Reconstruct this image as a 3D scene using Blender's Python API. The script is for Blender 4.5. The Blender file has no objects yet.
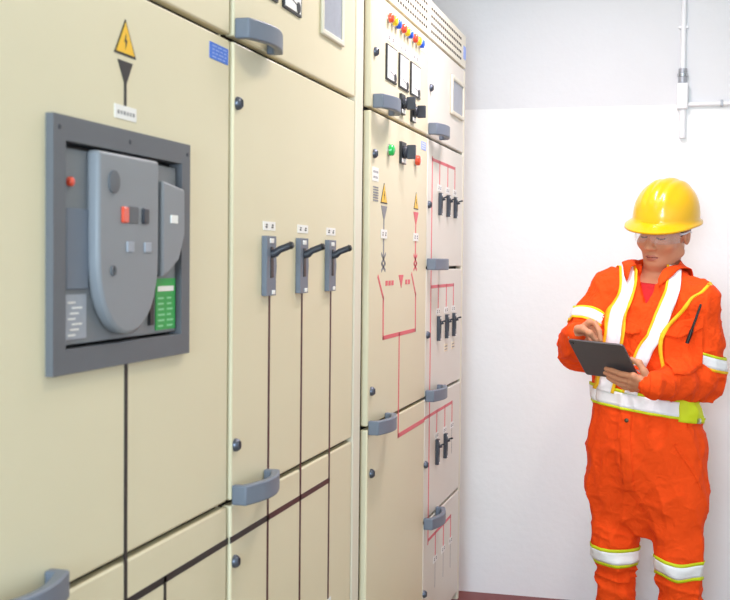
import bpy, math, random
import numpy as np
from mathutils import Matrix, Vector
S = bpy.context.scene
COL = S.collection
random.seed(4)

# ------------------------------------------------------------------ materials
def s2l(c):
    return tuple((v/12.92 if v <= .04045 else ((v+.055)/1.055)**2.4) for v in (x/255 for x in c))
def nd(nt, t, x=0, y=0, **kw):
    n = nt.nodes.new(t); n.location = (x, y)
    for k, v in kw.items(): n.inputs[k].default_value = v
    return n
MATS = {}
def mat(name, col, rough=.5, metal=0, spec=.5, var=0, scale=8, bump=0, bscale=200, coat=0):
    m = bpy.data.materials.new(name); m.use_nodes = True
    nt = m.node_tree; b = nt.nodes['Principled BSDF']
    c = s2l(col)
    b.inputs['Base Color'].default_value = (*c, 1)
    b.inputs['Roughness'].default_value = rough; b.inputs['Metallic'].default_value = metal
    b.inputs['Specular IOR Level'].default_value = spec
    b.inputs['Coat Weight'].default_value = coat
    tc = nd(nt, 'ShaderNodeTexCoord', -900, 0)
    if var:
        n = nd(nt, 'ShaderNodeTexNoise', -700, 100, Scale=scale, Detail=4.)
        r = nt.nodes.new('ShaderNodeValToRGB'); r.location = (-450, 100)
        r.color_ramp.elements[0].position = .3; r.color_ramp.elements[1].position = .7
        r.color_ramp.elements[0].color = (*[max(0, v*(1-var)) for v in c], 1)
        r.color_ramp.elements[1].color = (*[min(1, v*(1+var)) for v in c], 1)
        nt.links.new(tc.outputs['Object'], n.inputs['Vector'])
        nt.links.new(n.outputs['Fac'], r.inputs['Fac']); nt.links.new(r.outputs['Color'], b.inputs['Base Color'])
    if bump:
        n2 = nd(nt, 'ShaderNodeTexNoise', -700, -250, Scale=bscale, Detail=3.)
        bp = nd(nt, 'ShaderNodeBump', -300, -250, Strength=bump, Distance=.004)
        nt.links.new(tc.outputs['Object'], n2.inputs['Vector'])
        nt.links.new(n2.outputs['Fac'], bp.inputs['Height']); nt.links.new(bp.outputs['Normal'], b.inputs['Normal'])
    MATS[name] = m
    return m
mat('cream_paint', (228, 219, 188), .42, spec=.4, var=.015, scale=3, bump=.03, bscale=500)
mat('frame_paint', (230, 225, 206), .45, var=.015, scale=3)
mat('pale_paint', (230, 226, 215), .42, spec=.4, var=.012, scale=3)
mat('gap_shade_plinth', (44, 37, 26), .8)  # shade of the door gaps as colour; also plinth and vent slots
mat('dark_line', (38, 34, 34), .5)
mat('maroon_line', (72, 26, 28), .5)
mat('red_line', (226, 92, 104), .45)
mat('grey_plastic', (112, 121, 136), .45, bump=.04, bscale=700)
mat('breaker_grey', (126, 130, 135), .5, bump=.04, bscale=700)
mat('breaker_front', (138, 142, 148), .45, bump=.03, bscale=700)
mat('bezel_grey', (100, 103, 109), .55, bump=.04, bscale=700)
mat('dark_plastic', (52, 56, 66), .38)
mat('black_plastic', (24, 25, 28), .4)
mat('lock_metal', (92, 97, 110), .35, metal=.6)
mat('pipe_metal', (168, 170, 176), .4, metal=.3)
mat('chrome', (200, 202, 205), .2, metal=1)
mat('white_label', (244, 243, 240), .5)
mat('cream_label', (240, 228, 200), .5)
mat('blue_label', (62, 118, 222), .45)
mat('pale_blue_label', (150, 175, 240), .45)
mat('green_label', (40, 165, 75), .45)
mat('green_print', (140, 210, 160), .5)
mat('sign_yellow', (250, 196, 20), .4)
mat('sign_black', (30, 28, 26), .5)
mat('lamp_red', (235, 80, 50), .25, coat=.5)
mat('lamp_yellow', (250, 215, 30), .25, coat=.5)
mat('lamp_blue', (40, 95, 225), .25, coat=.5)
mat('lamp_green', (40, 190, 90), .25, coat=.5)
mat('print_grey', (140, 140, 145), .6)
mat('meter_face', (250, 250, 248), .4)
mat('window_grey', (160, 166, 178), .35, var=.05, scale=60)
m = mat('floor_paint', (176, 172, 166), .45)
nt = m.node_tree; b = nt.nodes['Principled BSDF']
geo = nd(nt, 'ShaderNodeNewGeometry', -900, 200); sep = nd(nt, 'ShaderNodeSeparateXYZ', -700, 200); gt = nd(nt, 'ShaderNodeMath', -520, 200); gt.operation = 'GREATER_THAN'; gt.inputs[1].default_value = 4.55
mx = nt.nodes.new('ShaderNodeMix'); mx.data_type = 'RGBA'; mx.inputs[6].default_value = (*s2l((138, 122, 100)), 1); mx.inputs[7].default_value = (*s2l((122, 48, 44)), 1)
nt.links.new(geo.outputs['Position'], sep.inputs[0]); nt.links.new(sep.outputs['Y'], gt.inputs[0]); nt.links.new(gt.outputs[0], mx.inputs[0]); nt.links.new(mx.outputs[2], b.inputs['Base Color'])
mat('ceiling_white', (240, 240, 238), .8)
mat('pipe_white', (240, 240, 242), .45)
mat('orange_cloth', (250, 80, 20), .85, spec=.2, var=.05, scale=9, bump=.42, bscale=24)
for n_ in MATS['orange_cloth'].node_tree.nodes:
    if n_.type == 'BUMP': n_.inputs['Distance'].default_value = .016
    if n_.type == 'TEX_NOISE' and n_.inputs['Scale'].default_value == 24:
        n_.inputs['Distortion'].default_value = 1.6; n_.inputs['Roughness'].default_value = .45
mat('orange_vest', (253, 104, 34), .85, spec=.2, var=.03, scale=12, bump=.2, bscale=350)
mat('reflective_white', (246, 246, 250), .5, spec=.4, bump=.12, bscale=220)
mat('reflective_line', (190, 194, 205), .5)
mat('yellow_trim', (252, 200, 22), .7, bump=.1, bscale=300)
mat('lime_trim', (214, 226, 24), .7, bump=.1, bscale=300)
mat('red_cotton', (196, 28, 34), .85, bump=.2, bscale=400)
mat('skin', (205, 143, 110), .5, spec=.35, var=.035, scale=28, bump=.06, bscale=260)
mat('skin_lip', (190, 118, 100), .45, spec=.4)
mat('lip_line', (112, 58, 50), .5)
mat('brow_hair', (60, 42, 36), .7)
mat('hair_black', (24, 21, 22), .6, bump=.5, bscale=300)
mat('nail', (222, 170, 145), .3)
mat('helmet_yellow', (240, 184, 6), .28, spec=.5, coat=.35)
mat('helmet_inner', (225, 222, 214), .6)
mat('tablet_grey', (98, 94, 96), .4, metal=.35)
mat('tablet_edge', (70, 68, 71), .3, metal=.6)
mat('screen_black', (16, 16, 20), .08)
mat('boot_black', (34, 31, 30), .55, bump=.1, bscale=150)
mat('sole', (20, 19, 19), .8)
mat('button_metal', (92, 82, 60), .35, metal=.7)
mat('lamp_body', (238, 238, 236), .5)

m = mat('wall_paint', (240, 240, 243), .7)
nt = m.node_tree; b = nt.nodes['Principled BSDF']
geo = nd(nt, 'ShaderNodeNewGeometry', -1100, 200); sep = nd(nt, 'ShaderNodeSeparateXYZ', -900, 200)
nz = nd(nt, 'ShaderNodeTexNoise', -1100, -100, Scale=2.2, Detail=5.)
wob = nd(nt, 'ShaderNodeMath', -900, -100); wob.operation = 'MULTIPLY_ADD'; wob.inputs[1].default_value = .006; wob.inputs[2].default_value = -.003
add = nd(nt, 'ShaderNodeMath', -720, 100); add.operation = 'ADD'
gt = nd(nt, 'ShaderNodeMath', -560, 100); gt.operation = 'GREATER_THAN'; gt.inputs[1].default_value = 2.067
mx = nt.nodes.new('ShaderNodeMix'); mx.data_type = 'RGBA'; mx.location = (-380, 100)
mx.inputs[6].default_value = (*s2l((250, 250, 250)), 1); mx.inputs[7].default_value = (*s2l((229, 229, 231)), 1)
mot = nt.nodes.new('ShaderNodeMix'); mot.data_type = 'RGBA'; mot.blend_type = 'MULTIPLY'; mot.location = (-200, 100); mot.inputs[0].default_value = .10
bpn = nd(nt, 'ShaderNodeTexNoise', -700, -350, Scale=35., Detail=6.); bpb = nd(nt, 'ShaderNodeBump', -300, -350, Strength=.12, Distance=.01)
L = nt.links.new
L(geo.outputs['Position'], sep.inputs[0]); L(geo.outputs['Position'], nz.inputs['Vector']); L(nz.outputs['Fac'], wob.inputs[0])
L(sep.outputs['Z'], add.inputs[0]); L(wob.outputs[0], add.inputs[1]); L(add.outputs[0], gt.inputs[0]); L(gt.outputs[0], mx.inputs[0])
L(mx.outputs[2], mot.inputs[6]); L(nz.outputs['Fac'], mot.inputs[7]); L(mot.outputs[2], b.inputs['Base Color'])
L(geo.outputs['Position'], bpn.inputs['Vector']); L(bpn.outputs['Fac'], bpb.inputs['Height']); L(bpb.outputs['Normal'], b.inputs['Normal'])

m = bpy.data.materials.new('clear_lens'); m.use_nodes = True; MATS['clear_lens'] = m
nt = m.node_tree; nt.nodes.clear()
o = nd(nt, 'ShaderNodeOutputMaterial', 400); tr = nd(nt, 'ShaderNodeBsdfTransparent'); gl = nd(nt, 'ShaderNodeBsdfGlossy', 0, -150, Roughness=.06)
df = nd(nt, 'ShaderNodeBsdfPrincipled', 0, -500, Roughness=.2); df.inputs['Base Color'].default_value = (.9, .9, .95, 1)
fr0 = nd(nt, 'ShaderNodeLayerWeight', -400, 200, Blend=.12); fr = nd(nt, 'ShaderNodeMath', -200, 200); fr.operation = 'MULTIPLY'; fr.inputs[1].default_value = .35; nt.links.new(fr0.outputs['Facing'], fr.inputs[0]); m1 = nd(nt, 'ShaderNodeMixShader', 150); m2 = nd(nt, 'ShaderNodeMixShader', 280, Fac=.09)
L = nt.links.new
L(fr.outputs[0], m1.inputs[0]); L(tr.outputs[0], m1.inputs[1]); L(gl.outputs[0], m1.inputs[2]); L(m1.outputs[0], m2.inputs[1]); L(df.outputs[0], m2.inputs[2]); L(m2.outputs[0], o.inputs[0])
mat('clear_plastic', (222, 222, 232), .2, coat=.4)

# ------------------------------------------------------------------ mesh builder
class MB:
    def __init__(s): s.v = []; s.f = []; s.m = []; s.mats = []; s.n = 0
    def mi(s, name):
        if name not in s.mats: s.mats.append(name)
        return s.mats.index(name)
    def add(s, V, F, m):
        V = np.asarray(V, float).reshape(-1, 3); k = s.n
        s.v.append(V); s.n += len(V)
        if isinstance(m, str): i = s.mi(m); mm = [i]*len(F)
        else: mm = [s.mi(x) for x in m]
        s.f += [tuple(int(a)+k for a in f) for f in F]; s.m += mm
        return s
    def box(s, x0, x1, y0, y1, z0, z1, m, R=None, c=None):
        V = np.array([(x, y, z) for x in (x0, x1) for y in (y0, y1) for z in (z0, z1)], float)
        if R is not None: V = V @ np.array(R).T + np.array(c)
        return s.add(V, [(0, 1, 3, 2), (4, 6, 7, 5), (0, 4, 5, 1), (2, 3, 7, 6), (0, 2, 6, 4), (1, 5, 7, 3)], m)
    def prism(s, pts, x0, x1, m, side=None):          # outline in (y, z), pushed out along x
        n = len(pts)
        A = sum(pts[i][0]*pts[(i+1) % n][1]-pts[(i+1) % n][0]*pts[i][1] for i in range(n))
        if A < 0: pts = pts[::-1]
        V = [(x0, y, z) for y, z in pts]+[(x1, y, z) for y, z in pts]
        F = [tuple(range(n))[::-1], tuple(range(n, 2*n))]+[(i, (i+1) % n, n+(i+1) % n, n+i) for i in range(n)]
        return s.add(V, F, [m, m]+[side or m]*n)
    def lathe(s, prof, y, z, m, x=0, n=20, R=None):   # prof [(r, x)], axis along +x
        V = [];
        for r, px in prof:
            for i in range(n):
                a = 2*math.pi*i/n; V.append((x+px, y+r*math.cos(a), z+r*math.sin(a)))
        V = np.array(V)
        if R is not None: V = (V-np.array([x, y, z])) @ np.array(R).T+np.array([x, y, z])
        F = []
        for k in range(len(prof)-1):
            for i in range(n):
                j = (i+1) % n; F.append((k*n+i, k*n+j, (k+1)*n+j, (k+1)*n+i))
        F.append(tuple(range(n))[::-1]); F.append(tuple((len(prof)-1)*n+i for i in range(n)))
        return s.add(V, F, m)
    def tube(s, path, r, m, n=10, caps=True):
        P = [np.array(p, float) for p in path]; rs = r if hasattr(r, '__len__') else [r]*len(P)
        V = []; up = None
        for i, p in enumerate(P):
            t = P[min(i+1, len(P)-1)]-P[max(i-1, 0)]; t /= np.linalg.norm(t)
            if up is None: up = np.array([0, 0, 1.]) if abs(t[2]) < .9 else np.array([0, 1., 0])
            a = np.cross(up, t); a /= np.linalg.norm(a); bb = np.cross(t, a); up = bb
            for k in range(n):
                an = 2*math.pi*k/n; V.append(p+rs[i]*(math.cos(an)*a+math.sin(an)*bb))
        F = [(i*n+k, i*n+(k+1) % n, (i+1)*n+(k+1) % n, (i+1)*n+k) for i in range(len(P)-1) for k in range(n)]
        if caps: F += [tuple(range(n))[::-1], tuple((len(P)-1)*n+k for k in range(n))]
        return s.add(V, F, m)
    def grid(s, G, mfun, closed=False):               # G[i][j] points, mfun(i, j) -> material
        G = np.asarray(G); a, b2 = G.shape[:2]
        F = []; M = []
        for i in range(a-1):
            for j in range(b2 if closed else b2-1):
                k = (j+1) % b2
                F.append((i*b2+j, i*b2+k, (i+1)*b2+k, (i+1)*b2+j)); M.append(mfun(i, j))
        return s.add(G.reshape(-1, 3), F, M)
    def build(s, name, parent=None, origin=(0, 0, 0), smooth=False, bevel=0, seg=2, solid=0, angle=None, label=None):
        me = bpy.data.meshes.new(name)
        V = np.concatenate(s.v)-np.array(origin)
        me.from_pydata(V.tolist(), [], s.f); me.validate(); me.update()
        for x in s.mats: me.materials.append(MATS[x])
        if len(me.polygons) == len(s.m): me.polygons.foreach_set('material_index', s.m)
        o = bpy.data.objects.new(name, me); COL.objects.link(o)
        if parent: o.parent = parent
        if solid:
            md = o.modifiers.new('thickness', 'SOLIDIFY'); md.thickness = solid; md.offset = 1
        if bevel:
            md = o.modifiers.new('bevel', 'BEVEL'); md.width = bevel; md.segments = seg; md.limit_method = 'ANGLE'; md.angle_limit = .6
        if smooth or bevel:
            me.shade_smooth()
            try: me.set_sharp_from_angle(angle=math.radians(angle if angle else (35 if not smooth else 60)))
            except Exception: pass
        if label: o['label'] = label
        return o
def tag(o, label, cat, group=None):
    o['label'] = label; o['category'] = cat
    if group: o['group'] = group
    return o
def structure(o): o['kind'] = 'structure'; return o
def empty(name, loc, rz=0, label=None, cat=None, group=None):
    o = bpy.data.objects.new(name, None); COL.objects.link(o); o.location = loc; o.rotation_euler = (0, 0, rz); o.empty_display_size = .1
    if label: tag(o, label, cat, group)
    return o

# ------------------------------------------------------------------ camera
YAW, PITCH, ROLL, FPX = math.radians(15.05989634), math.radians(1.91105047), math.radians(.57634333), 1175.715
fwd = Vector((-math.sin(YAW)*math.cos(PITCH), math.cos(YAW)*math.cos(PITCH), -math.sin(PITCH)))
rt = Vector((math.cos(YAW), math.sin(YAW), 0)); upv = rt.cross(fwd)
r2 = rt*math.cos(ROLL)+upv*math.sin(ROLL); u2 = upv*math.cos(ROLL)-rt*math.sin(ROLL)
cam = bpy.data.cameras.new('camera'); co = bpy.data.objects.new('camera', cam); COL.objects.link(co)
co.matrix_world = Matrix(((r2.x, u2.x, -fwd.x, .866), (r2.y, u2.y, -fwd.y, 0), (r2.z, u2.z, -fwd.z, 1.42), (0, 0, 0, 1)))
cam.sensor_width = 36; cam.lens = FPX*36/730; cam.clip_start = .05
cam.dof.use_dof = True; cam.dof.focus_distance = 4.0; cam.dof.aperture_fstop = 9
S.camera = co

# ------------------------------------------------------------------ room
XL, XR, YB, YF, ZC = -1.5, 3.0, 4.97, -2.6, 3.1
structure(MB().box(XL-.1, XR+.1, YF-.1, YB+.1, -.1, 0, 'floor_paint').build('floor'))
structure(MB().box(XL-.1, XR+.1, YF-.1, YB+.1, ZC, ZC+.1, 'ceiling_white').build('ceiling'))
structure(MB().box(XL-.1, XR+.1, YB, YB+.1, 0, ZC, 'wall_paint').build('wall_back'))
structure(MB().box(XL-.1, XL, YF, YB, 0, ZC, 'wall_paint').build('wall_left'))
structure(MB().box(XR, XR+.1, YF, YB, 0, ZC, 'wall_paint').build('wall_right'))
wx0, wx1, wz0, wz1 = -.1, 1.2, .9, 2.4  # unseen opening, added and placed for the frontal light
structure(MB().box(XL, wx0, YF-.1, YF, 0, ZC, 'wall_paint').box(wx1, XR, YF-.1, YF, 0, ZC, 'wall_paint')
          .box(wx0, wx1, YF-.1, YF, 0, wz0, 'wall_paint').box(wx0, wx1, YF-.1, YF, wz1, ZC, 'wall_paint').build('wall_front'))
wf = MB()
for a, b2 in ((wx0, wx0+.05), ((wx0+wx1)/2-.025, (wx0+wx1)/2+.025), (wx1-.05, wx1)): wf.box(a, b2, YF-.08, YF-.03, wz0, wz1, 'frame_paint')
wf.box(wx0, wx1, YF-.079, YF-.031, wz0, wz0+.05, 'frame_paint').box(wx0, wx1, YF-.079, YF-.031, wz1-.05, wz1, 'frame_paint')
structure(wf.build('added_window_1'))  # added window frame behind the camera, goes with the frontal light

# ------------------------------------------------------------------ switchgear helpers
def xline(mb, pts, w, x, m, t=.0006):                 # flat painted strip through (y, z) points
    for (a, b2), (c, d) in zip(pts[:-1], pts[1:]):
        n = math.hypot(c-a, d-b2); dx, dz = (c-a)/n*w/2, (d-b2)/n*w/2
        mb.prism([(a-dx-dz, b2-dz+dx), (a-dx+dz, b2-dz-dx), (c+dx+dz, d+dz-dx), (c+dx-dz, d+dz+dx)], x-.0005, x+t, m)
def decal(y0, y1, z0, z1, x, m, rows=0, pm='print_grey', ch=.5):
    mb = MB().box(x-.0005, x+.0011, y0, y1, z0, z1, m)
    if rows:
        h = (z1-z0)/(rows*2+1)
        for r in range(rows):
            zz = z1-h*(2*r+2); yy = y0+(y1-y0)*.12
            while yy < y1-(y1-y0)*.15:
                w = (y1-y0)*random.uniform(.06, .16)*ch*2
                mb.box(x, x+.0014, yy, min(yy+w, y1-(y1-y0)*.1), zz, zz+h*.8, pm); yy += w+(y1-y0)*.06
    return mb
def door(name, parent, org, x, y0, y1, z0, z1, m='cream_paint', hole=None):
    if hole is None:
        return MB().box(x-.022, x, y0, y1, z0, z1, m).build(name, parent, org, bevel=.004)
    hy0, hy1, hz0, hz1 = hole; mb = MB()
    o = [(y0, z0), (y1, z0), (y1, z1), (y0, z1)]; i = [(hy0, hz0), (hy1, hz0), (hy1, hz1), (hy0, hz1)]
    V = [(xx, *q) for xx in (x-.022, x) for q in o+i]; F = []
    for k in range(4):
        j = (k+1) % 4
        F += [(8+k, 8+j, 12+j, 12+k), (k, 4+k, 4+j, j), (k, j, 8+j, 8+k), (4+k, 12+k, 12+j, 4+j)]
    return mb.add(V, F, m).build(name, parent, org, bevel=.004)
def handle(parent, org, x, y, z, ln=.22, h=.04, flip=False):
    n = 16; out = []; inn = []
    for i in range(n+1):
        t = i/n
        d = .030+.030*math.sin(math.pi*min(1, t*1.02))**.8 if 0 < t < 1 else .030
        d = .024+.028*math.sin(math.pi*(.08+.84*t))
        out.append((t*ln, d)); inn.append((.018+t*(ln-.036), max(.004, d-.015)))
    if flip: out = [(ln-a, d) for a, d in out][::-1]; inn = [(ln-a, d) for a, d in inn][::-1]
    P = [(0, 0)]+out+[(ln, 0), (ln-.018, 0)]+inn[::-1]+[(.018, 0)]
    m = len(P); V = [(x+d, y+a, z-h/2) for a, d in P]+[(x+d, y+a, z+h/2) for a, d in P]
    k = len(out); no = n+1; F = []
    O = list(range(1, 1+no)); I = [1+no+2+(no-1-i) for i in range(no)]; c0, cl, cl2, c1 = 0, 1+no, 2+no, m-1
    for lo in (0, m):
        q = [(c0, O[0], I[0], c1)]+[(O[i], O[i+1], I[i+1], I[i]) for i in range(no-1)]+[(O[-1], cl, cl2, I[-1])]
        for f in q: F.append(tuple(a+lo for a in (f if lo == 0 else f[::-1])))
    for i in range(m): F.append(((i+1) % m, i, m+i, m+(i+1) % m))
    return MB().add(V, F, 'grey_plastic').build('handle', parent, org, bevel=.003, angle=40)
def lock(parent, org, x, y, z, r=.0115):
    o = MB().lathe([(r*1.15, -.001), (r*1.15, .004), (r, .008), (r*.75, .011)], y, z, 'lock_metal', x, 18).box(x+.006, x+.0125, y-.002, y+.002, z-r*.6, z+r*.6, 'black_plastic').build('lock', parent, org, smooth=True, angle=35)
    return o
def lever_switch(parent, org, x, y, z0, z1, w=.062, arm=.054, pm='grey_plastic'):
    h = z1-z0; r = w*.18
    pl = [(y-w/2, z0), (y+w/2, z0), (y+w/2, z0+h*.3), (y+w/2+w*.08, z0+h*.5), (y+w/2, z0+h*.72), (y+w/2, z1), (y-w/2, z1)]
    o = MB().prism(pl, x, x+.012, pm).box(x+.011, x+.0135, y-w*.13, y+w*.17, z0+h*.3, z0+h*.82, 'black_plastic')
    o.box(x+.011, x+.0132, y-w*.2, y+w*.22, z1-h*.12, z1-h*.04, 'white_label').box(x+.011, x+.0132, y+w*.05, y+w*.38, z0+h*.02, z0+h*.09, 'white_label')
    o = o.build('lever_switch', parent, org, bevel=.0025)
    zz = z0+h*.72
    a = MB().tube([(x+.006, y, zz-.004), (x+.022, y, zz), (x+arm*.55, y+.001, zz+arm*.13), (x+arm, y+.002, zz+arm*.3)], [w*.16, w*.15, w*.13, w*.13], 'dark_plastic', 12)
    a.tube([(x+arm, y+.002, zz+arm*.3), (x+arm+.006, y+.002, zz+arm*.33)], [w*.15, w*.1], 'black_plastic', 12)
    a.build('lever_arm', o, org, smooth=True, angle=40)
    return o
def two_dot_label(parent, org, x, y, z, w=.08, h=.022):
    mb = MB().box(x-.0005, x+.0011, y-w/2, y+w/2, z-h/2, z+h/2, 'white_label')
    for k in (-.24, .24):
        mb.box(x, x+.0016, y+k*w-w*.07, y+k*w+w*.07, z-h*.22, z-h*.04, 'sign_black').box(x, x+.0016, y+k*w-w*.04, y+k*w+w*.09, z+h*.05, z+h*.2, 'sign_black')
    return mb.build('label_plate', parent, org)
def warn_sign(parent, org, x, y, z0, z1, w, bolt=True):
    mb = MB().prism([(y-w/2, z0), (y+w/2, z0), (y, z1)], x-.0005, x+.0011, 'sign_black')
    k = .84; h = z1-z0
    mb.prism([(y-w/2*k, z0+h*.06), (y+w/2*k, z0+h*.06), (y, z0+h*.92)], x, x+.0016, 'sign_yellow')
    s = h
    mb.prism([(y+.02*s, z0+.62*s), (y-.10*s, z0+.36*s), (y-.01*s, z0+.38*s), (y-.03*s, z0+.16*s), (y+.09*s, z0+.44*s), (y+.0*s, z0+.42*s)], x+.001, x+.0021, 'sign_black')
    return mb.build('warning_sign', parent, org)
def cabinet_body(root, org, y0, y1, xf, z1=2.33):
    return MB().box(-.8, xf-.03, y0, y1, .08, z1, 'frame_paint').box(xf-.0305, xf-.024, y0+.004, y1-.004, .09, z1-.004, 'gap_shade_plinth').box(-.78, xf-.06, y0+.01, y1-.01, 0, .08, 'gap_shade_plinth').build('body', root, org, bevel=.002)  # dark sheet behind the doors paints the gap shade; lowest box is the plinth
Z1, Z2 = 1.856, .932
g = .0055

# ------------------------------------------------------------------ cabinet with the circuit breaker (nearest the camera)
xa = -.001
yA0, yA1 = 1.20, 2.183
oA = (-.4, 1.69, 0)
A = empty('switchgear_cabinet', oA, label='cream switchgear cabinet nearest the camera, with the big grey circuit breaker window', cat='electrical cabinet')
cabinet_body(A, oA, yA0, yA1-.001, xa, 2.40)
# mid door is cut open for the breaker
fy0, fy1, fz0, fz1 = 1.485, 1.962, 1.251, 1.624
dA_top = door('door', A, oA, xa, yA0+g, yA1-g, Z1+g, 2.37)
dA_mid = door('door', A, oA, xa, yA0+g, yA1-g, Z2+g, Z1-g, hole=(fy0+.03, fy1-.03, fz0+.03, fz1-.03))
dA_low = door('door', A, oA, xa, yA0+g, yA1-g, .10, Z2-g)
handle(dA_low, oA, xa, 1.285, .955, ln=.215)
warn_sign(A, oA, xa, 1.728, 1.744, 1.802, .076)
mb = MB().prism([(1.702, 1.735), (1.754, 1.735), (1.7325, 1.700), (1.7255, 1.700)], xa-.0005, xa+.0012, 'dark_line')
xline(mb, [(1.729, 1.702), (1.729, 1.664)], .009, xa, 'dark_line'); mb.build('cable_symbol', A, oA, label='dark grey cable symbol under the warning sign')
decal(1.692, 1.768, 1.642, 1.664, xa, 'white_label', 1).build('label_plate', A, oA)
decal(2.076, 2.168, 1.800, 1.831, xa, 'blue_label', 4, 'pale_blue_label', .8).build('label_plate', A, oA, label='blue printed tag at the door corner')
mb = MB(); lw = .012
xline(mb, [(1.735, fz0), (1.735, Z2+g)], lw, xa, 'dark_line'); xline(mb, [(1.736, Z2-g), (1.736, .10)], lw, xa, 'dark_line')
xline(mb, [(1.736, .857), (yA1-g, .857)], .013, xa, 'dark_line'); xline(mb, [(1.888, .857), (1.888, .10)], lw*.9, xa, 'dark_line')
mb.build('mimic_diagram', A, oA)
# breaker
fx = xa+.012; ix = xa-.012
mb = MB()
def ring(mb, y0, y1, z0, z1, t, x0, x1, m):
    o = [(y0, z0), (y1, z0), (y1, z1), (y0, z1)]; i = [(y0+t, z0+t), (y1-t, z0+t), (y1-t, z1-t), (y0+t, z1-t)]
    V = [(xx, *q) for xx in (x0, x1) for q in o+i]; F = []
    for k in range(4):
        j = (k+1) % 4
        F += [(8+k, 8+j, 12+j, 12+k), (k, 4+k, 4+j, j), (k, j, 8+j, 8+k), (4+k, 12+k, 12+j, 4+j)]
    mb.add(V, F, m)
ring(mb, fy0, fy1, fz0, fz1, .036, ix-.004, fx, 'bezel_grey')
for yy in (fy0+.018, (fy0+fy1)/2, fy1-.012): mb.lathe([(.004, 0), (.004, .001)], yy, fz1-.018, 'dark_plastic', fx, 10)
BR = mb.build('circuit_breaker', A, oA, bevel=.003)
iy0, iy1, iz0, iz1 = fy0+.037, fy1-.037, fz0+.037, fz1-.037
mb = MB().box(ix-.003, ix, iy0, iy1, iz0, iz1, 'black_plastic').box(ix-.001, ix+.014, iy0+.006, iy1-.004, iz0+.004, iz1-.007, 'breaker_grey')
mb.build('base_panel', BR, oA, bevel=.002)
bx = ix+.014
# side strip with data plates left of the cover
MB().box(bx-.001, bx+.004, iy0+.012, iy0+.078, iz0+.085, iz0+.205, 'grey_plastic').build('side_panel', BR, oA, bevel=.002)
mb = MB().box(bx-.001, bx+.002, iy0+.012, iy0+.074, iz0+.012, iz0+.078, 'window_grey')
for k in range(7):
    mb.box(bx+.001, bx+.0028, iy0+.018+.006*(k % 3), iy0+.04+.01*(k % 3), iz0+.017+k*.008, iz0+.0195+k*.008, 'white_label')
mb.build('data_plate', BR, oA)
MB().lathe([(.007, 0), (.007, .006), (.005, .008)], iy0+.024, iz1-.056, 'lamp_red', bx, 14).build('indicator_button', BR, oA, smooth=True)
# big rounded cover
cy0, cy1, ct = iy0+.076, iy0+.285, iz1-.005
cm = (cy0+cy1)/2; zb = iz0+.012; pts = [(cy0, ct), (cy1, ct)]
for k in range(0, 25):
    a = math.pi*k/24; rr = (cy1-cy0)/2
    pts.append((cm+rr*math.cos(a)**1 if abs(math.cos(a)) > 1e-9 else cm, zb+.125-.125*math.sin(a)**.9 if math.sin(a) > 1e-9 else zb+.125))
mb = MB().prism(pts, bx-.001, bx+.022, 'breaker_front')
BC = mb.build('front_cover', BR, oA, bevel=.006, seg=3)
cx = bx+.022
def bpart(name, y, z, w, h, t, m, bev=.001): return MB().box(cx-.001, cx+t, y-w/2, y+w/2, z-h/2, z+h/2, m).build(name, BR, oA, bevel=bev)
MB().lathe([(.0175, 0), (.0175, .003), (.012, .004)], 1.643, 1.537, 'bezel_grey', cx, 22).build('round_cap', BR, oA, smooth=True, angle=30)
bpart('push_button', 1.680, 1.488, .022, .026, .004, 'lamp_red', .003); bpart('display_window', 1.712, 1.489, .034, .028, .001, 'bezel_grey')
bpart('push_button', 1.752, 1.489, .022, .026, .004, 'dark_plastic', .003)
bpart('status_flag', 1.700, 1.438, .024, .016, .0025, 'window_grey'); bpart('status_flag', 1.762, 1.438, .024, .016, .0025, 'window_grey')
MB().lathe([(.008, 0), (.008, .003), (.005, .003), (.005, .001)], 1.642, 1.401, 'bezel_grey', cx, 14).build('keyhole', BR, oA, smooth=True, angle=30)
# charging handle on the right
hy = cy1+.004
mb = MB().box(bx, bx+.005, hy, hy+.014, iz0+.02, iz1-.02, 'black_plastic')
mb.build('handle_slot', BR, oA)
hp = [(hy+.016, iz1-.035), (iy1-.008, iz1-.045), (iy1-.006, iz0+.175), (iy1-.03, iz0+.13), (hy+.036, iz0+.105), (hy+.016, iz0+.10)]
mb = MB().prism(hp, bx-.001, bx+.020, 'breaker_front'); mb.build('charging_handle', BR, oA, bevel=.005, seg=3)
MB().box(bx+.019, bx+.022, hy+.045, hy+.072, iz1-.106, iz1-.092, 'white_label').build('label_plate', BR, oA)
mb = MB().box(bx-.001, bx+.002, hy+.028, iy1-.008, iz0+.010, iz0+.098, 'green_label')
yy0 = hy+.028; wd = iy1-.008-yy0
mb.box(bx+.001, bx+.0026, yy0+wd*.08, yy0+wd*.9, iz0+.076, iz0+.085, 'white_label')
for k in range(6):
    for q in range(2):
        mb.box(bx+.001, bx+.0025, yy0+wd*(.1+.45*q), yy0+wd*(.1+.45*q+random.uniform(.2, .36)), iz0+.015+k*.0095, iz0+.0183+k*.0095, 'green_print')
mb.build('data_plate', BR, oA, label='green rating plate with white print')

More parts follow.
